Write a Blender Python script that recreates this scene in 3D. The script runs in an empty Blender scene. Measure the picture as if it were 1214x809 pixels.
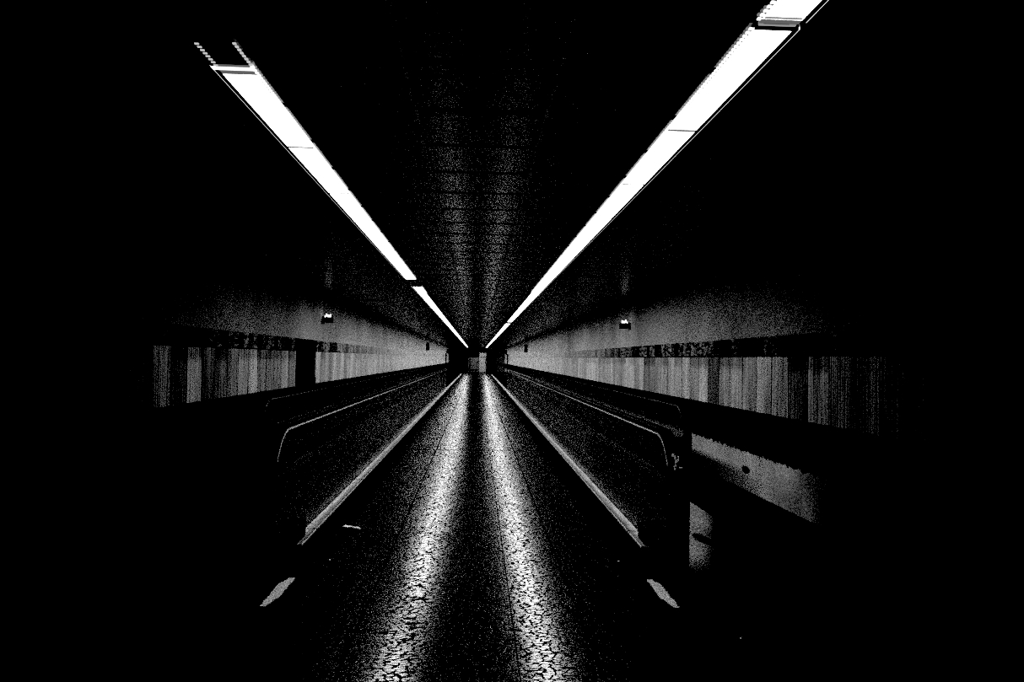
import bpy, bmesh, math, random
from mathutils import Matrix, Vector
random.seed(7)
S = bpy.context.scene
COL = S.collection

# ------------------------------------------------------------------ dimensions (metres)
H_EYE = 1.52
CEIL = 2.70
W = 3.05            # half width of the corridor
Y0, Y1 = -2.5, 85.0
PITCH = 1.19        # one luminaire

# ------------------------------------------------------------------ helpers
def link(o, parent=None):
    COL.objects.link(o)
    if parent is not None:
        o.parent = parent
    return o

def box(bm, x0, x1, y0, y1, z0, z1, mi=0):
    vs = [bm.verts.new((x, y, z)) for x in (x0, x1) for y in (y0, y1) for z in (z0, z1)]
    idx = [(0,1,3,2), (4,6,7,5), (0,4,5,1), (2,3,7,6), (0,2,6,4), (1,5,7,3)]
    for i in idx:
        f = bm.faces.new([vs[k] for k in i]); f.material_index = mi
    return vs

def obj(name, bm, mats, parent=None, bevel=0.0, smooth=False):
    bmesh.ops.recalc_face_normals(bm, faces=bm.faces)
    me = bpy.data.meshes.new(name)
    bm.to_mesh(me); bm.free()
    if not isinstance(mats, (list, tuple)): mats = [mats]
    for m in mats: me.materials.append(m)
    if smooth:
        for p in me.polygons: p.use_smooth = True
    o = bpy.data.objects.new(name, me)
    link(o, parent)
    if bevel:
        b = o.modifiers.new('Bevel', 'BEVEL'); b.width = bevel; b.segments = 2; b.limit_method = 'ANGLE'
    return o

def boxes(name, lst, mats, parent=None, bevel=0.0):
    bm = bmesh.new()
    for b in lst: box(bm, *b)
    return obj(name, bm, mats, parent, bevel)

def tag(o, label, cat, group=None):
    o['label'] = label; o['category'] = cat
    if group: o['group'] = group
    return o

def thing(name, label, cat, loc=(0,0,0), group=None):
    o = bpy.data.objects.new(name, None); o.location = loc; o.empty_display_size = .1
    link(o); tag(o, label, cat, group)
    return o

def struct(o):
    o['kind'] = 'structure'; return o

def sweep(bm, path, prof, xc):
    """path: list of (y, z, ny, nz) with outward normal; prof: list of (dx, dn)"""
    rings = []
    for (y, z, ny, nz) in path:
        rings.append([bm.verts.new((xc + dx, y + ny*dn, z + nz*dn)) for dx, dn in prof])
    n = len(prof)
    for a, b in zip(rings, rings[1:]):
        for i in range(n):
            bm.faces.new((a[i], a[(i+1)%n], b[(i+1)%n], b[i]))
    bm.faces.new(rings[0]); bm.faces.new(rings[-1][::-1])

def dup_tree(src, loc, label=None, group=None):
    r = src.copy(); COL.objects.link(r); r.location = loc
    if label: r['label'] = label
    if group: r['group'] = group
    elif 'group' in r: del r['group']
    for ch in src.children:
        c = ch.copy(); COL.objects.link(c); c.parent = r
        for g in ch.children:
            d = g.copy(); COL.objects.link(d); d.parent = c
    return r

# ------------------------------------------------------------------ materials
class NT:
    def __init__(s, name):
        s.m = bpy.data.materials.new(name); s.m.use_nodes = True
        s.t = s.m.node_tree; s.t.nodes.clear()
        s.out = s.t.nodes.new('ShaderNodeOutputMaterial')
    def n(s, typ, **kw):
        x = s.t.nodes.new(typ)
        for k, v in kw.items():
            if k.startswith('i_'):
                x.inputs[k[2:].replace('_', ' ')].default_value = v
            else: setattr(x, k, v)
        return x
    def l(s, a, b): s.t.links.new(a, b)
    def pos(s):
        g = s.n('ShaderNodeNewGeometry'); x = s.n('ShaderNodeSeparateXYZ')
        s.l(g.outputs['Position'], x.inputs[0]); return g.outputs['Position'], x.outputs
    def math(s, op, a, b=None, c=None, clamp=False):
        x = s.n('ShaderNodeMath', operation=op); x.use_clamp = clamp
        for i, v in enumerate((a, b, c)):
            if v is None: continue
            if isinstance(v, (int, float)): x.inputs[i].default_value = v
            else: s.l(v, x.inputs[i])
        return x.outputs[0]
    def comb(s, x, y, z):
        c = s.n('ShaderNodeCombineXYZ')
        for i, v in enumerate((x, y, z)):
            if isinstance(v, (int, float)): c.inputs[i].default_value = v
            else: s.l(v, c.inputs[i])
        return c.outputs[0]
    def noise(s, vec, scale, detail=2, rough=.5):
        x = s.n('ShaderNodeTexNoise'); x.inputs['Scale'].default_value = scale
        x.inputs['Detail'].default_value = detail; x.inputs['Roughness'].default_value = rough
        s.l(vec, x.inputs['Vector']); return x.outputs['Fac']
    def ramp(s, v, a, b, lo=0., hi=1., smooth=False):
        x = s.n('ShaderNodeMapRange'); x.clamp = True
        if smooth: x.interpolation_type = 'SMOOTHSTEP'
        s.l(v, x.inputs[0]); x.inputs[1].default_value = a; x.inputs[2].default_value = b
        x.inputs[3].default_value = lo; x.inputs[4].default_value = hi
        return x.outputs[0]
    def white(s, vec):
        x = s.n('ShaderNodeTexWhiteNoise'); x.noise_dimensions = '3D'; s.l(vec, x.inputs['Vector']); return x.outputs['Value']
    def bsdf(s, col=.5, rough=.5, metal=0., spec=.5, bump=None, bstr=.3, bdist=.01):
        b = s.n('ShaderNodeBsdfPrincipled')
        def put(sock, v):
            if isinstance(v, (int, float)):
                b.inputs[sock].default_value = (v, v, v, 1) if sock == 'Base Color' else v
            else: s.l(v, b.inputs[sock])
        put('Base Color', col); put('Roughness', rough); put('Metallic', metal); put('Specular IOR Level', spec)
        if bump is not None:
            bp = s.n('ShaderNodeBump'); bp.inputs['Strength'].default_value = bstr; bp.inputs['Distance'].default_value = bdist
            s.l(bump, bp.inputs['Height']); s.l(bp.outputs[0], b.inputs['Normal'])
        s.l(b.outputs[0], s.out.inputs[0]); return s.m

def simple(name, col, rough=.5, metal=0., spec=.5, nscale=40, namt=.25):
    t = NT(name); p, _ = t.pos()
    f = t.ramp(t.noise(p, nscale, 5, .7), .3, .7, col*(1-namt), col*(1+namt))
    return t.bsdf(f, rough, metal, spec)

def grain(t, p, scale=60, lo=.35, hi=1.6):
    return t.ramp(t.noise(p, scale, 6, .85), .36, .64, lo, hi)

# --- plaster
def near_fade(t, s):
    # painted shade: cladding and plaster colour darkens towards the near end
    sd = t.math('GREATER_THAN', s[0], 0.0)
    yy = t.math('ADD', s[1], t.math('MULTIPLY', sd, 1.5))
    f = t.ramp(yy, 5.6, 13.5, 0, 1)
    near_shade = t.math('MULTIPLY', t.math('POWER', f, .9), 1.0)
    return t.math('ADD', t.math('MULTIPLY', near_shade, .95), .0)

def mat_upper():
    t = NT('upper plaster'); p, s = t.pos()
    g = grain(t, p, 50, .35, 1.65)
    big = t.ramp(t.noise(p, .8, 3), .3, .7, .8, 1.15)
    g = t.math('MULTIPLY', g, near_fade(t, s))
    return t.bsdf(t.math('MULTIPLY', t.math('MULTIPLY', g, big), t.ramp(s[1], 14, 50, .64, .98)), .8, spec=t.math('MULTIPLY', g, .1))  # colour lifted with distance to paint in the brighter far wall light

# --- vertically streaked tile cladding, rough stone row on top
def mat_clad():
    t = NT('streaked tile cladding'); p, s = t.pos()
    X, Y, Z = s
    cell = t.math('FLOOR', t.math('DIVIDE', Y, .425))
    side = t.math('SIGN', X)
    rnd = t.white(t.comb(cell, side, 3.3))
    rnd2 = t.white(t.comb(cell, side, 9.1))
    tile = t.ramp(rnd, 0, 1, .55, 1.25)
    st = t.noise(t.comb(side, t.math('MULTIPLY', Y, 42), t.math('MULTIPLY', Z, .8)), 1.0, 4, .75)
    streak = t.ramp(st, .36, .60, .28, 1.25)
    st2 = t.noise(t.comb(side, t.math('MULTIPLY', Y, 3.0), t.math('MULTIPLY', Z, .3)), 1.0, 2, .5)
    streak = t.math('MULTIPLY', streak, t.ramp(st2, .35, .65, .65, 1.15))
    drk = t.ramp(Z, 1.40, 1.50, 1.0, .62, True)
    drk = t.math('ADD', t.math('MULTIPLY', drk, t.math('LESS_THAN', rnd2, .55)), t.math('GREATER_THAN', rnd2, .55))
    low = t.math('MULTIPLY', t.math('MULTIPLY', tile, streak), drk)
    # top row
    blot = t.noise(t.comb(side, t.math('MULTIPLY', Y, 5), t.math('MULTIPLY', Z, 22)), 1.0, 5, .75)
    half = t.white(t.comb(t.math('FLOOR', t.math('DIVIDE', Y, .2125)), side, 5.7))
    top = t.math('MULTIPLY', t.ramp(blot, .42, .66, .04, 1.0), t.ramp(half, .1, .95, .10, .95))
    istop = t.math('GREATER_THAN', Z, 1.595)
    v = t.math('ADD', t.math('MULTIPLY', top, istop), t.math('MULTIPLY', low, t.math('SUBTRACT', 1.0, istop)))
    # joints
    fr = t.math('FRACT', t.math('DIVIDE', Y, .425))
    jv = t.math('GREATER_THAN', fr, .03)
    jh = t.math('GREATER_THAN', t.math('ABSOLUTE', t.math('SUBTRACT', Z, 1.595)), .006)
    v = t.math('MULTIPLY', v, t.math('MULTIPLY', jv, jh))
    far = t.ramp(Y, 14, 34, 0, 1)  # distant cladding painted paler, standing in for stronger light there
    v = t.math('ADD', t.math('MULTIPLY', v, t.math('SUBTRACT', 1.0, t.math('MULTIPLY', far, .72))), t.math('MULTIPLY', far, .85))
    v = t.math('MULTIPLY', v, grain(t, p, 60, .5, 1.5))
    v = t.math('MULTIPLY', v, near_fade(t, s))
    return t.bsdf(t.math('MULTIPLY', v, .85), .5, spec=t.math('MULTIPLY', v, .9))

# --- lower wall: dark, one streaky band, paler patch low on the right hand side
def mat_lower():
    t = NT('dark lower wall'); p, s = t.pos()
    X, Y, Z = s
    band = t.math('MULTIPLY', t.math('GREATER_THAN', Z, .53), t.math('LESS_THAN', Z, .71))
    st = t.noise(t.comb(X, t.math('MULTIPLY', Y, 14), t.math('MULTIPLY', Z, 2)), 1.0, 4, .7)
    bandv = t.math('MULTIPLY', t.math('MULTIPLY', band, t.ramp(Y, 7.5, 10, 0, 1)), t.ramp(st, .42, .62, .0, .30))
    edge = t.noise(t.comb(0.0, t.math('MULTIPLY', Y, 9), 0.0), 1.0, 5, .7)
    zt = t.math('ADD', .43, t.math('MULTIPLY', edge, .18))
    patch = t.math('MULTIPLY', t.math('LESS_THAN', Z, zt), t.math('GREATER_THAN', X, 0.0))
    patch = t.math('MULTIPLY', patch, t.ramp(Y, 5.7, 7.9, 0, 1, True))
    pv = t.math('MULTIPLY', patch, t.ramp(t.noise(p, 1.6, 4), .35, .62, .7, 1.0))
    # round dark stain
    dy = t.math('SUBTRACT', Y, 8.45); dz = t.math('SUBTRACT', Z, .32)
    r = t.math('SQRT', t.math('ADD', t.math('MULTIPLY', t.math('MULTIPLY', dy, .33), t.math('MULTIPLY', dy, .33)), t.math('MULTIPLY', dz, dz)))
    pv = t.math('MULTIPLY', pv, t.ramp(r, .03, .05, .05, 1))
    v = t.math('MULTIPLY', t.math('ADD', pv, bandv), grain(t, p, 70, .3, 1.6))
    v = t.math('ADD', t.math('MULTIPLY', v, .62), .006)
    return t.bsdf(v, .8, spec=.08)

def mat_ceiling():
    t = NT('dark ceiling slats'); p, s = t.pos()
    X, Y, Z = s
    ax = t.math('ABSOLUTE', X)
    outer = t.math('GREATER_THAN', ax, 1.15)
    per = t.math('SUBTRACT', .6, t.math('MULTIPLY', outer, .3))
    fr = t.math('FRACT', t.math('DIVIDE', Y, per))
    j = t.ramp(t.math('ABSOLUTE', t.math('SUBTRACT', fr, .5)), .43, .455, 1.0, .0)
    rnd = t.white(t.comb(t.math('FLOOR', t.math('DIVIDE', Y, per)), 1.0, outer))
    g = grain(t, p, 45, .05, 2.2)
    v = t.math('MULTIPLY', t.math('MULTIPLY', j, g), t.ramp(rnd, 0, 1, .75, 1.15))
    bump = t.math('MULTIPLY', j, 1.0)
    return t.bsdf(t.math('MULTIPLY', v, t.math('SUBTRACT', .10, t.math('MULTIPLY', outer, .05))), t.ramp(t.noise(p, 30, 4, .7), .3, .7, .18, .26), metal=t.math('MULTIPLY', j, .26), spec=t.math('MULTIPLY', t.math('MULTIPLY', j, g), .9), bump=bump, bstr=.12, bdist=.002)

def mat_floor():
    t = NT('cracked glossy floor'); p, s = t.pos()
    X, Y, Z = s
    wx = t.math('MULTIPLY', t.math('SUBTRACT', t.noise(p, 6, 2), .5), .10)
    vec = t.comb(t.math('MULTIPLY', t.math('ADD', X, wx), 19), t.math('MULTIPLY', t.math('ADD', Y, wx), 36), 0.0)
    vo = t.n('ShaderNodeTexVoronoi'); vo.feature = 'DISTANCE_TO_EDGE'; vo.inputs['Scale'].default_value = 1.0
    vo.inputs['Randomness'].default_value = .85
    t.l(vec, vo.inputs['Vector'])
    crack = t.ramp(vo.outputs['Distance'], .05, .10, 0, 1)
    vc = t.n('ShaderNodeTexVoronoi'); vc.feature = 'F1'; vc.inputs['Scale'].default_value = 1.0; vc.inputs['Randomness'].default_value = .85
    t.l(vec, vc.inputs['Vector'])
    sc = t.n('ShaderNodeSeparateColor'); t.l(vc.outputs['Color'], sc.inputs[0])
    # sheet seams running along the corridor, a few across
    def seam(v, c, w):
        return t.math('GREATER_THAN', t.math('ABSOLUTE', t.math('SUBTRACT', v, c)), w)
    sm = t.math('MULTIPLY', t.math('MULTIPLY', seam(X, .64, .006), seam(X, -.64, .006)), seam(X, .235, .003))
    for c in (12.6, 24.6, 47.0):
        sm = t.math('MULTIPLY', sm, seam(Y, c, .02 if c < 20 else .06))
    mask = t.math('MULTIPLY', crack, sm)
    fine = t.noise(p, 90, 5, .8)
    spec = t.math('MULTIPLY', mask, t.ramp(fine, .40, .58, .05, 1.0))
    rough = t.math('ADD', t.ramp(t.noise(p, 25, 4, .7), .3, .7, .14, .21), t.math('MULTIPLY', t.math('SUBTRACT', 1.0, crack), .25))
    low = t.noise(p, 1.4, 2, .5)
    bump = t.math('ADD', t.math('ADD', t.math('MULTIPLY', crack, .30), t.math('MULTIPLY', sc.outputs[0], .10)), t.math('MULTIPLY', low, 3.0))
    bump = t.math('ADD', bump, t.math('MULTIPLY', fine, .15))
    col = t.math('MULTIPLY', mask, t.ramp(fine, .5, .72, .002, .035))
    return t.bsdf(col, rough, spec=t.math('MULTIPLY', spec, 1.0), bump=bump, bstr=.30, bdist=.004)

def mat_deck():
    t = NT('worn aluminium deck'); p, s = t.pos()
    X, Y, Z = s
    ax = t.math('ABSOLUTE', X)
    inner = t.ramp(ax, 1.235, 1.29, .25, 1.0)
    n1 = t.ramp(t.noise(t.comb(t.math('MULTIPLY', X, 40), t.math('MULTIPLY', Y, 2.0), 0.0), 1, 5, .7), .35, .62, .45, 1.1)
    n2 = grain(t, p, 60, .6, 1.3)
    line = t.math('LESS_THAN', ax, 1.226)
    v = t.math('MAXIMUM', t.math('MULTIPLY', t.math('MULTIPLY', inner, n1), n2), t.math('MULTIPLY', line, .9))
    gap = t.math('GREATER_THAN', t.math('ABSOLUTE', t.math('SUBTRACT', ax, 1.316)), .004)
    v = t.math('MULTIPLY', v, gap)
    fr = t.math('FRACT', t.math('DIVIDE', t.math('ADD', Y, 1.2), 2.4))
    v = t.math('MULTIPLY', v, t.math('GREATER_THAN', fr, .008))
    return t.bsdf(t.math('MULTIPLY', v, .62), .42, metal=0.0, spec=.25)

def mat_glass():
    t = NT('balustrade glass'); p, s = t.pos()
    tr = t.n('ShaderNodeBsdfTransparent'); tr.inputs[0].default_value = (.93, .93, .93, 1)
    gl = t.n('ShaderNodeBsdfGlossy'); gl.inputs['Roughness'].default_value = .12
    gl.inputs['Color'].default_value = (.8, .8, .8, 1)
    df = t.n('ShaderNodeBsdfDiffuse')
    g = t.ramp(t.noise(p, 45, 6, .85), .40, .66, 0, 1)
    c = t.n('ShaderNodeCombineColor')
    gd = t.math('MULTIPLY', g, .6)
    for i in range(3): t.l(gd, c.inputs[i])
    t.l(c.outputs[0], df.inputs[0])
    m0 = t.n('ShaderNodeMixShader'); t.l(tr.outputs[0], m0.inputs[1]); t.l(df.outputs[0], m0.inputs[2])
    m0.inputs[0].default_value = .10
    fr = t.n('ShaderNodeFresnel'); fr.inputs[0].default_value = 1.3
    m = t.n('ShaderNodeMixShader'); t.l(t.math('MULTIPLY', fr.outputs[0], .45), m.inputs[0]); t.l(m0.outputs[0], m.inputs[1]); t.l(gl.outputs[0], m.inputs[2])
    t.l(m.outputs[0], t.out.inputs[0]); return t.m

def mat_emit(name, e, var=True):
    t = NT(name); em = t.n('ShaderNodeEmission'); em.inputs['Color'].default_value = (1, 1, 1, 1)
    em.inputs['Strength'].default_value = e
    t.l(em.outputs[0], t.out.inputs[0]); return t.m

def mat_belt():
    t = NT('grooved pallet belt'); p, s = t.pos()
    X, Y, Z = s
    fr = t.math('FRACT', t.math('DIVIDE', Y, .4))
    j = t.ramp(fr, .06, .12, .1, 1)
    v = t.math('MULTIPLY', t.math('MULTIPLY', j, grain(t, p, 40, .0, 1.9)), .11)
    return t.bsdf(v, .5, spec=.2)

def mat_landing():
    t = NT('scuffed plate with painted light patch'); p, s = t.pos()
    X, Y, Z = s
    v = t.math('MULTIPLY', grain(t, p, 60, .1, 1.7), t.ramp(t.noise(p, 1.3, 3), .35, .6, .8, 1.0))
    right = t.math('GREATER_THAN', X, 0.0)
    near = t.math('MULTIPLY', t.ramp(Y, 5.0, 6.0, 0, 1, True), t.ramp(t.math('SUBTRACT', X, t.math('MULTIPLY', Y, .326)), -.20, .03, 1, .08, True))  # painted light: plate goes dark past a slanting shade edge and near end
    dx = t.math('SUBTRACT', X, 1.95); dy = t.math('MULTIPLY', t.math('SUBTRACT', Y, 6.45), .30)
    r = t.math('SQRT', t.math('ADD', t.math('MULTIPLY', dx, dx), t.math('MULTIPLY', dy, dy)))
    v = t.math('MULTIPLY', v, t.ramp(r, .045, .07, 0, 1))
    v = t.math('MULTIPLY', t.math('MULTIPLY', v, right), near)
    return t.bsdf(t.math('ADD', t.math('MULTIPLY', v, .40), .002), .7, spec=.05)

M = dict(
    upper=mat_upper(), clad=mat_clad(), lower=mat_lower(), ceil=mat_ceiling(), floor=mat_floor(), deck=mat_deck(),
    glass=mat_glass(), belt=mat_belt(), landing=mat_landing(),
    lamp=mat_emit('lit diffuser', 26.0),
    dark=simple('dark painted metal', .006, .6, spec=.1), black=simple('black rubber', .004, .6, spec=.06),
    white=simple('white enamel', .75, .5, spec=.3, namt=.1), grey=simple('grey reflector', .22, .5),
    trim=simple('bright trim', .28, .45, spec=.4, nscale=90), edge=simple('metal guide strip', .8, .5, spec=.5),
    floorline=simple('ragged pale strip', .36, .6, nscale=120, namt=.9, spec=.1),
    paper=simple('paper', .7, .9), door=simple('pale door paint', .9, .6, nscale=20), doordim=simple('dim door paint', .38, .6, nscale=25, namt=.8),
    glint=mat_emit('painted white glint', 2.5), unlit=simple('unlit diffuser', .012, .5, spec=.1),
    ceiltrim=simple('ceiling rail', .45, .35, metal=.6, nscale=60, namt=.6), dust=simple('dark dusty plaster', .03, .8, nscale=50, namt=.8),
)

# ------------------------------------------------------------------ setting
struct(boxes('floor', [(-W, W, Y0, Y1, -.1, 0)], M['floor']))
struct(boxes('ceiling', [(-W-.2, W+.2, Y0, Y1+.2, CEIL, CEIL+.1)], M['ceil']))
for sgn, nm in ((-1, 'left'), (1, 'right')):
    a, b = sorted((sgn*W, sgn*(W+.2)))
    bm = bmesh.new()
    box(bm, a, b, Y0, Y1+.2, 1.80, CEIL, 0); box(bm, a, b, Y0, Y1+.2, -.1, 1.80, 1)
    struct(obj('wall_'+nm, bm, [M['upper'], M['lower']]))
    a, b = sorted((sgn*(W-.03), sgn*(W+.01)))
    struct(boxes('trim_'+('1' if sgn < 0 else '2'), [(a, b, Y0, Y1, .994, 1.80)], M['clad']))
    a, b = sorted((sgn*(W-.02), sgn*(W+.01)))
    struct(boxes('baseboard_'+nm, [(a, b, Y0, Y1, 0, .09)], M['dark']))
struct(boxes('wall_back', [(-W-.2, W+.2, Y0-.1, Y0, -.1, CEIL)], M['dark']))
# far end wall: dark, with a pale door, a dim door, and pale panels to the right
struct(boxes('wall_far', [(-W, W, Y1, Y1+.2, -.1, CEIL)], M['dark']))
d1 = struct(boxes('door_1', [(.27, 1.06, Y1-.06, Y1+.01, 0, 2.15)], M['door'], bevel=.01))
boxes('door_handle', [(.93, .99, Y1-.12, Y1-.06, .95, 1.25)], M['dark'], d1)
boxes('transom', [(.29, 1.10, Y1-.09, Y1-.06, 1.66, 1.70)], M['dark'], d1)
boxes('hinge_plate', [(.99, 1.10, Y1-.11, Y1-.06, 1.30, 1.52)], M['dark'], d1)
d2 = struct(boxes('door_2', [(-.95, .24, Y1-.05, Y1+.01, 0, 1.62)], M['doordim'], bevel=.01))
boxes('door_handle', [(.06, .16, Y1-.1, Y1-.05, .98, 1.16)], M['dark'], d2)
boxes('door_frame', [(-.80, -.72, Y1-.07, Y1-.05, 0, 1.5), (-.72, .2, Y1-.07, Y1-.05, .17, .24)], M['dark'], d2)
struct(boxes('trim_3', [(1.65, 3.0, Y1-.05, Y1+.01, .05, .80), (2.15, 3.0, Y1-.05, Y1+.01, .92, 2.25)], M['doordim'] if 0 else M['door']))
# dark panel with a handle on the left wall
d3 = struct(boxes('wall_panel', [(-W-.01, -W+.045, 12.85, 14.3, 0, 1.80)], M['dark'], bevel=.01))
boxes('door_handle', [(-W+.045, -W+.09, 14.05, 14.15, 1.0, 1.12)], M['dark'], d3)  # small dark handle on the wall panel
# ceiling rails between the slats
for i, x in enumerate((-.31, .31)):
    struct(boxes('trim_%d' % (4+i), [(x-.010, x+.010, Y0, 83, CEIL-.016, CEIL+.001)], M['ceiltrim']))

# ------------------------------------------------------------------ luminaires
XI, XO = .944, 1.082
def make_lamp(sgn, lit, teeth, cap=False):
    """fixture from local y=0 to PITCH, hung at the ceiling plane (local z=0)"""
    r = bpy.data.objects.new('ceiling_light', None); r.empty_display_size = .1; link(r)
    r['category'] = 'ceiling light'
    def sx(a, b): return tuple(sorted((sgn*a, sgn*b)))
    c = (XI+XO)/2
    L = lambda a: a - c
    y0 = .085 if cap else .012
    a, b = sx(L(XI), L(XO))
    dm = bmesh.new(); box(dm, a, b, y0, PITCH-.012, -.012, -.002, 0)
    dm.faces.ensure_lookup_table()
    for f in dm.faces:
        if all(v.co.z < -.011 for v in f.verts): f.material_index = 1
    obj('diffuser', dm, [M['dark'], M['lamp'] if lit else M['unlit']], r)
    a2, b2 = sx(L(XI), L(XO)+.004)
    boxes('end_joint', [(a, b, PITCH-.024, PITCH+.006, -.0135, 0)], M['joint'], r)
    if cap:
        boxes('end_cap', [(a-.02, b+.01, .0, .03, -.016, 0)], M['capw'], r)
        boxes('reflector', [(a, b, .03, .085, -.0125, 0)], M['joint'], r)
    a3, b3 = sx(L(1.083), L(1.102))
    boxes('side_channel', [(a3, b3, 0, PITCH, -.012, 0)], M['dark'], r)
    a4, b4 = sx(L(1.104), L(1.108))
    boxes('trim_lip', [(a4, b4, 0, PITCH, -.009, 0)], M['lipm'] if lit else M['dark'], r)
    if teeth:
        n = 40; p = PITCH/n
        k0 = 0 if lit else n-8
        a5, b5 = sx(L(XI)-.004, L(XI)+.002)
        lst = [(a5, b5, k0*p, PITCH, -.006, 0, 1)]
        for k in range(k0, n):
            y = (k+.25)*p
            a5, b5 = sx(L(XI)-.013, L(XI)+.004)
            lst.append((a5, b5, y, y+p*.5, -.010, -.006 + .001))
        boxes('louvre_edge', lst, [M['capw'] if lit else M['tipm'], M['dark']], r)
        if not lit:
            a5, b5 = sx(L(XO), L(XO)+.004)
            lst = [(a5, b5, k0*p, PITCH, -.006, 0, 1)]
            for k in range(k0, n):
                y = (k+.25)*p
                a6, b6 = sx(L(XO)-.014, L(XO)+.002)
                lst.append((a6, b6, y, y+p*.3, -.017, -.005))
            boxes('louvre_edge', lst, [M['tipm'], M['dark']], r)
    return r
M['joint'] = mat_emit('added glow joint strip', .2)
M['capw'] = mat_emit('added glow white louvre', 1.6)
M['barm'] = mat_emit('added glow bar', .35)
M['tipm'] = mat_emit('added glow louvre tips', .6)
M['lipm'] = mat_emit('added glow lip', 1.0)
# emission added to joints, louvres, bars and lip in place of caught lamp light
CX = (XI+XO)/2
ordw = ['nearest', 'second nearest', 'third nearest', 'fourth nearest', 'fifth nearest', 'sixth nearest']
for sgn, side, ystart in ((-1, 'left', 4.30-PITCH), (1, 'right', 2.58)):
    near = make_lamp(sgn, True, True); far = make_lamp(sgn, True, False)
    used = set()
    k = 0; y = ystart
    while y + PITCH <= 82.4:
        dead = (side == 'left' and abs(y-11.44) < .3) or (side == 'right' and abs(y-24.0) < .3)
        if dead:
            k += 1; y = ystart + k*PITCH; continue
        kind = 'near' if k < 9 else 'far'
        grp = None
        if side == 'left' and k == 0:
            o = make_lamp(sgn, True, True, cap=True)
            o.location = (sgn*CX, y, CEIL); kind = None
        else:
            src = near if kind == 'near' else far
            if kind in used: o = dup_tree(src, (sgn*CX, y, CEIL))
            else: used.add(kind); o = src; o.location = (sgn*CX, y, CEIL)
        if k < 6:
            lab = 'lit white ceiling light panel, %s of the lit row on the %s side' % (ordw[k], side)
            if side == 'left' and k == 0: lab = 'lit white ceiling light panel with exposed end cap, nearest of the lit left row'
        elif side == 'left' and y < 11.3:
            lab = 'lit white ceiling light panel last before the dark break' if y > 10 else 'lit white ceiling light panel one before the last ahead of the dark break in the left row'
            if y > 10: lab = 'lit white ceiling light panel just in front of the dark break in the left row'
        elif side == 'left' and y < 13.5:
            lab = 'lit white ceiling light panel just beyond the dark break in the left row'
        elif side == 'right' and y < 23.5:
            lab = 'white ceiling light panel in the middle stretch of the right row, joints blown out'
            grp = 'lit ceiling lights in the middle of the right row'
        else:
            lab = 'distant white ceiling light panel in the thin far stretch of the %s row' % side
            grp = 'distant ceiling lights of the %s row' % side
        o['label'] = lab; o['category'] = 'ceiling light'
        if grp: o['group'] = grp
        elif 'group' in o: del o['group']
        k += 1; y = ystart + k*PITCH
# the unlit fitting ahead of the left row, and the fitting leaving the frame on the right
u = make_lamp(-1, False, True); u.location = (-CX, 4.30-2*PITCH, CEIL)
u['label'] = 'unlit dark ceiling light with tooth-like louvre edges, before the left lit row'
n2 = make_lamp(1, True, True); n2.location = (CX, 2.58-PITCH-.05, CEIL)
n2['label'] = 'ceiling light panel cut by the top edge of the photo, right row'
gapp = thing('light_end_bracket', 'dark grey louvre bars across the gap at the top of the right light row', 'bracket', (CX, 2.53, CEIL))
boxes('crossbar', [(-.065, .065, -.045, -.030, -.014, 0)], M['barm'], gapp)
boxes('crossbar', [(-.065, .065, .012, .024, -.014, 0)], M['barm'], gapp)
boxes('crossbar', [(-.05, .04, -.030, .012, -.012, 0)], M['dark'], gapp)

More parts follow.
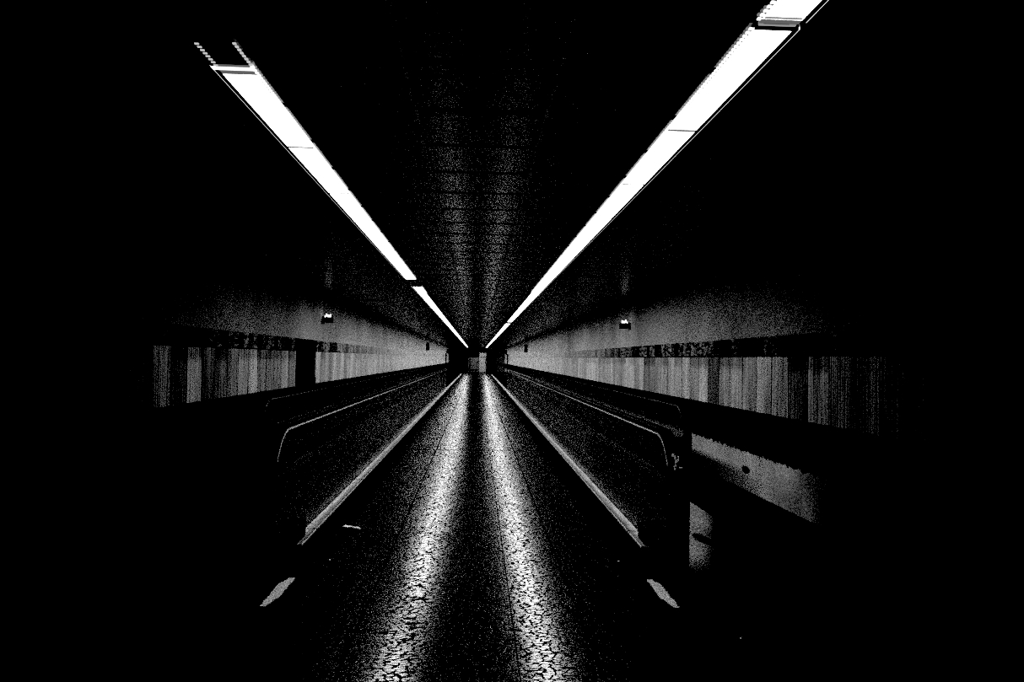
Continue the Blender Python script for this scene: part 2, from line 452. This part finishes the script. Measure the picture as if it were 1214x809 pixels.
# ------------------------------------------------------------------ moving walkways
XH = 1.315          # handrail centre
ZH = 1.044
def walkway(sgn, side):
    t = thing('moving_walkway', 'moving walkway with glass balustrades and black handrails along the %s wall' % side, 'moving walkway', (0, 0, 0))
    def sx(a, b): return tuple(sorted((sgn*a, sgn*b)))
    YE = 33.0
    def bal(xc, ystart, x0, x1, ztop, zdeck_mat, lowflange):
        a, b = sx(x0, x1)
        base = boxes('balustrade', [(a, b, ystart+.22 if zdeck_mat is not None else 6.5, YE, 0, ztop-.012)], M['dark'], t)
        if zdeck_mat is not None:
            boxes('deck_cover', [(a-.002, b+.002, ystart+.215, YE, ztop-.012, ztop)], zdeck_mat, base)
        if lowflange:
            c, d = sx(x0-.08, x0)
            boxes('skirt_flange', [(c, d, ystart+1.0, YE, .14, .152)], M['flange'], base)
        # handrail
        R = .40; cz = ZH - R
        path = [(YE - 0.0, ZH, 0, 1), (ystart, ZH, 0, 1)]
        for i in range(1, 25):
            th = math.pi*i/24
            path.append((ystart - R*math.sin(th), cz + R*math.cos(th), -math.sin(th), math.cos(th)))
        path.append((ystart+.35, cz-R, 0, -1))
        bm = bmesh.new()
        prof = [(-.040, -.022), (-.046, -.010), (-.040, .004), (-.025, .012), (.025, .012), (.040, .004), (.046, -.010), (.040, -.022)]
        sweep(bm, path, prof, sgn*xc)
        hr = obj('handrail', bm, M['black'], base)
        bm = bmesh.new()
        gx = sgn*(xc) - sgn*.040 
        sweep(bm, path[:10], [(-.004, -.036), (-.004, -.023), (.004, -.023), (.004, -.036)], gx)  # strip cut short mid-curve to shape where the lit glint fades
        obj('guide_strip', bm, M['edge'] if zdeck_mat is not None else M['dimedge'], base)
        bm = bmesh.new()
        gx = sgn*(xc) + sgn*.044
        sweep(bm, path[:2], [(-.003, -.008), (-.003, .006), (.003, .006), (.003, -.008)], gx)
        obj('guide_strip', bm, M['trim'] if zdeck_mat is not None else M['dimedge'], base)
        # glass: rounded end pane then straight panes
        Rg = R - .035
        bm = bmesh.new()
        pts = [(ystart+1.2, ZH-.035)]
        for i in range(0, 25):
            th = math.pi*i/24
            pts.append((ystart - Rg*math.sin(th), cz + Rg*math.cos(th)))
        pts.append((ystart+.3, ztop)); pts.append((ystart+1.2, ztop))
        vs0 = [bm.verts.new((sgn*xc-.006, y, z)) for y, z in pts]
        vs1 = [bm.verts.new((sgn*xc+.006, y, z)) for y, z in pts]
        bm.faces.new(vs0); bm.faces.new(vs1[::-1])
        for i in range(len(pts)):
            j = (i+1) % len(pts); bm.faces.new((vs0[i], vs0[j], vs1[j], vs1[i]))
        obj('glass_panel', bm, M['glass'], base)
        y = ystart+1.208
        proto = None
        while y < YE-.5:
            L = 1.8
            y2 = min(y+L, YE)
            if proto is None or y2-y < L-1e-6:
                bm = bmesh.new(); box(bm, -.006, .006, 0, y2-y-.008, 0, ZH-.035-ztop)
                g = obj('glass_panel', bm, M['glass'], base)
                if proto is None: proto = g
            else:
                g = proto.copy(); COL.objects.link(g); g.parent = base
            g.location = (sgn*xc, y, ztop)
            y += L
        bm = bmesh.new()
        ln = 3.4 if zdeck_mat is not None else .6
        pp = [(ystart+ln, .66)] + [(ystart - .30*math.sin(math.pi*i/12), .36 + .30*math.cos(math.pi*i/12)) for i in range(0, 13)] + [(ystart+ln, .06)]
        e0 = [bm.verts.new((sgn*(xc+.012), y, z)) for y, z in pp]; e1 = [bm.verts.new((sgn*(xc+.03), y, z)) for y, z in pp]
        bm.faces.new(e0); bm.faces.new(e1[::-1])
        for i in range(len(pp)):
            j = (i+1) % len(pp); bm.faces.new((e0[i], e0[j], e1[j], e1[i]))
        if zdeck_mat is not None: obj('added_blackout_sheet', bm, M['dark'], base)  # dark sheet added behind the glass to keep its low end black
        else: bm.free()
        boxes('handrail_inlet', [(sgn*xc-.06, sgn*xc+.06, ystart+.22, ystart+.5, .17, .30)], M['dark'], base, bevel=.02)
        return base
    bal(XH, 5.30, 1.222, 1.345, .17, M['deck'], False)
    bal(2.42, 7.55, 2.50, 2.60, .42, None, True) if False else None
    b2 = bal(2.36, 8.75, 2.34, 2.46, .34, None, True)
    boxes('tread_belt', [sx(1.345, 2.335) + (9.0, YE, 0.0, .14)], M['belt'], t)
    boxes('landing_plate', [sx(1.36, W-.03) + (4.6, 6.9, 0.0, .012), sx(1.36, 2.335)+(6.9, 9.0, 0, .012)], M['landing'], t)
    return t
M['dimedge'] = simple('dim guide', .22, .5, nscale=15, namt=1.0, spec=.1)  # duller guide colour for the outer handrails
M['flange'] = simple('dull flange', .22, .7, nscale=50, namt=.8, spec=.1)
wl = walkway(-1, 'left'); wr = walkway(1, 'right')
wr['label'] = 'moving walkway along the right wall, a dark post at its near end'
wl['label'] = 'moving walkway along the left wall, ending in a thin bright curve of handrail'

for sgn, side in ((-1, 'left'), (1, 'right')):
    a, b = sorted((sgn*1.222, sgn*1.345))
    k = thing('metal_kerb', 'pale metal kerb running on past the far end of the %s walkway' % side, 'kerb', (0, 33.05, 0))
    boxes('kerb_base', [(a, b, 0, 33, 0, .158)], M['dark'], k)
    boxes('kerb_cover', [(a-.002, b+.002, 0, 33, .158, .17)], M['deck'], k)
    a, b = sorted((sgn*1.19, sgn*1.28))
    bm = bmesh.new()  # narrow pale strip with ragged, tapered edges
    x0, x1 = (1.195, 1.275)
    n = 46
    lft = []; rgt = []
    for i in range(n+1):
        f = i/n; y = 4.66 + f*.60
        wi = min(1.0, .25 + (1-f)*3.5); wn = min(1.0, .15 + f*2.6)
        li = 1.200 + (1-wn)*.05 + random.uniform(0, .008); ro = li + .020 + .050*wi*wn + random.uniform(0, .012)
        lft.append(bm.verts.new((sgn*li, y, .006))); rgt.append(bm.verts.new((sgn*ro, y, .006)))
    for i in range(n): bm.faces.new((lft[i], rgt[i], rgt[i+1], lft[i+1]))
    r = bmesh.ops.extrude_face_region(bm, geom=list(bm.faces))
    for v in [v for v in r['geom'] if isinstance(v, bmesh.types.BMVert)]: v.co.z -= .006
    tag(obj('floor_strip', bm, M['floorline']), 'short ragged pale strip on the floor before the %s balustrade' % side, 'floor strip')

# dark post at the near end of the right walkway
p = boxes('control_post', [(-.055, .05, -.11, .11, 0, .96)], M['dark'], wr, bevel=.01); p.location = (1.42, 5.24, .012)
boxes('cap_plate', [(-.058, .053, -.115, .115, .96, .975)], M['dark'], p)
bm = bmesh.new()
pth = [(0, .03), (.012, .015), (.02, -.01), (.018, -.04), (.012, -.055)]
for (x, z) in pth: box(bm, x-.007, x+.007, -.006, .006, z-.012, z+.010)
box(bm, .032, .040, -.006, .006, -.012, .022); box(bm, .040, .062, -.006, .006, -.055, -.047)
ks = obj('handrail_fitting', bm, M['white']); ks.location = (1.293, 4.925, .88)
ks.parent = [c for c in wr.children if c.name.startswith('balustrade')][0]

# ------------------------------------------------------------------ wall fixtures
def wallbox(sgn, y, lab, grp=None):
    t = thing('wall_fixture', lab, 'wall light', (sgn*W, y, 2.24), grp)  # dark wall box; its bright spot is a painted glint
    s = -sgn
    def b(x0, x1, *r): return tuple(sorted((s*x0, s*x1))) + r
    boxes('wall_bracket', [b(0, .10, -.02, .02, .02, .05)], M['dark'], t)
    boxes('housing', [b(.05, .19, -.10, .10, -.07, .035)], M['dark'], t, bevel=.01)
    bm = bmesh.new()
    box(bm, *b(.165, .178, -.105, -.085, .035, .09)); box(bm, *b(.11, .165, -.105, -.085, .035, .075)); box(bm, *b(.085, .105, -.105, -.085, .05, .10))
    box(bm, *b(.06, .078, -.105, -.085, .03, .06))
    obj('lens', bm, M['glint'], t)  # glowing strips stand in for a glint on the dark box
for sgn, side in ((-1, 'left'), (1, 'right')):
    wallbox(sgn, 15.1, 'small dark wall fixture with a painted bright spot, high on the %s wall, nearest' % side)
    for yy, word in ((46, 'halfway along'), (77, 'near the far end of')):
        t = thing('wall_speaker', 'tiny dark box mounted high %s the %s wall' % (word, side), 'speaker', (sgn*W, yy, 2.05))
        s = -sgn
        boxes('housing', [tuple(sorted((0, s*.18)))+(-.15, .15, -.10, .35)], M['dark'], t, bevel=.01)
        boxes('grille', [tuple(sorted((s*.02, s*.16)))+(-.16, -.15, -.06, .30)], M['grey'] if False else M['dark'], t)
    pz = thing('wall_pipe', 'thin dark vertical pipe on the far %s wall' % side, 'pipe', (sgn*(W-.10), 73, 0))
    bm = bmesh.new()
    bmesh.ops.create_cone(bm, cap_ends=True, segments=12, radius1=.05, radius2=.05, depth=1.95, matrix=Matrix.Translation((0, 0, .975)))
    obj('pipe', bm, M['dark'], pz)
    for z in (.5, 1.5): boxes('clip', [(-.07, .07, -.07, .07, z, z+.04)], M['dark'], pz)

la = bpy.data.lights.new('added_far_fill', 'AREA'); la.shape = 'RECTANGLE'; la.size = 3.0; la.size_y = .3; la.energy = 34  # fill lamp added to brighten the far doors
lo = bpy.data.objects.new('added_far_fill', la); COL.objects.link(lo); lo.location = (0.2, 83.2, CEIL-.03); lo.rotation_euler = (math.radians(35), 0, 0)
# hanging sign and dark pillar at the end
t = thing('pillar', 'black square pillar right of the pale far door', 'pillar', (1.55, 83.6, 0))
boxes('shaft', [(-.42, .42, -.4, .4, 0, CEIL-.02)], M['dark'], t, bevel=.02)
boxes('plinth', [(-.47, .47, -.45, .45, 0, .12)], M['dark'], t, bevel=.02)
t = thing('pillar', 'broad black pillar left of the far doors', 'pillar', (-2.0, 83.6, 0))
boxes('shaft', [(-.95, .9, -.4, .4, 0, CEIL-.02)], M['dark'], t, bevel=.02)
boxes('plinth', [(-1.0, .95, -.45, .45, 0, .12)], M['dark'], t, bevel=.02)

# ------------------------------------------------------------------ litter
def scrap(name, pts, w, loc, lab, cat, rz=0):
    bm = bmesh.new()
    prev = None
    for (x, y, z, ww) in pts:
        a = bm.verts.new((x, y-ww*w, z)); b = bm.verts.new((x, y+ww*w, z+.004))
        if prev: bm.faces.new((prev[0], a, b, prev[1]))
        prev = (a, b)
    o = obj(name, bm, M['paper']); o.location = loc; o.rotation_euler.z = rz
    m = o.modifiers.new('Solid', 'SOLIDIFY'); m.thickness = .002
    return tag(o, lab, cat)
scrap('paper_scrap', [(-.09, .02, .004, .3), (-.07, .01, .018, 1), (-.04, .0, .012, .8), (-.01, .0, .014, .4), (.02, -.01, .008, .35), (.05, -.02, .010, .6), (.08, -.05, .004, .3)],
      .028, (-1.07, 6.80, 0), 'thin crumpled paper scrap on the dark floor beside the left kerb', 'litter')
scrap('paper_crumb', [(-.006, 0, .003, .6), (0, .0, .006, 1), (.006, 0, .003, .5)], .008, (-1.06, 5.72, 0), 'tiny pale crumb on the floor below the left paper scrap', 'litter')
scrap('paper_crumb', [(-.006, 0, .003, .6), (0, .0, .006, 1), (.006, 0, .003, .5)], .008, (1.10, 5.73, 0), 'tiny pale crumb on the floor left of the right floor strip', 'litter')
scrap('paper_crumb', [(-.006, 0, .003, .6), (0, .0, .006, 1), (.012, 0.01, .003, .5)], .006, (1.48, 4.15, 0), 'tiny pale crumb alone on the dark floor at lower right', 'litter')

# ------------------------------------------------------------------ world, camera, tone
w = bpy.data.worlds.new('World'); S.world = w; w.use_nodes = True
w.node_tree.nodes['Background'].inputs[0].default_value = (0, 0, 0, 1)
w.node_tree.nodes['Background'].inputs[1].default_value = 0

F = 900.0
cam = bpy.data.cameras.new('Camera'); cam.sensor_width = 36; cam.sensor_fit = 'HORIZONTAL'
cam.lens = F/1214*36; cam.clip_start = .05; cam.clip_end = 300
co = bpy.data.objects.new('Camera', cam); COL.objects.link(co)
Yc = Vector(((565.3-607)/F, -(425.0-404.5)/F, -1)).normalized()
a = .018
Xc = Vector((math.cos(a), -math.sin(a), 0)); Xc = (Xc - Yc*Xc.dot(Yc)).normalized()
Zc = Xc.cross(Yc)
R = Matrix((Xc, Yc, Zc))           # cam -> world rows
co.matrix_world = Matrix.Translation((0, 0, H_EYE)) @ R.to_4x4()
S.camera = co

S.cycles.use_denoising = False
S.cycles.max_bounces = 6
S.cycles.sample_clamp_indirect = 3.0
S.cycles.sample_clamp_direct = 6.0
S.cycles.transparent_max_bounces = 24
S.view_settings.view_transform = 'Standard'
S.view_settings.look = 'None'
S.view_settings.exposure = 0
S.view_settings.use_curve_mapping = True
cm = S.view_settings.curve_mapping
cm.black_level = (.092, .092, .092)
cm.white_level = (1, 1, 1)
cm.update()
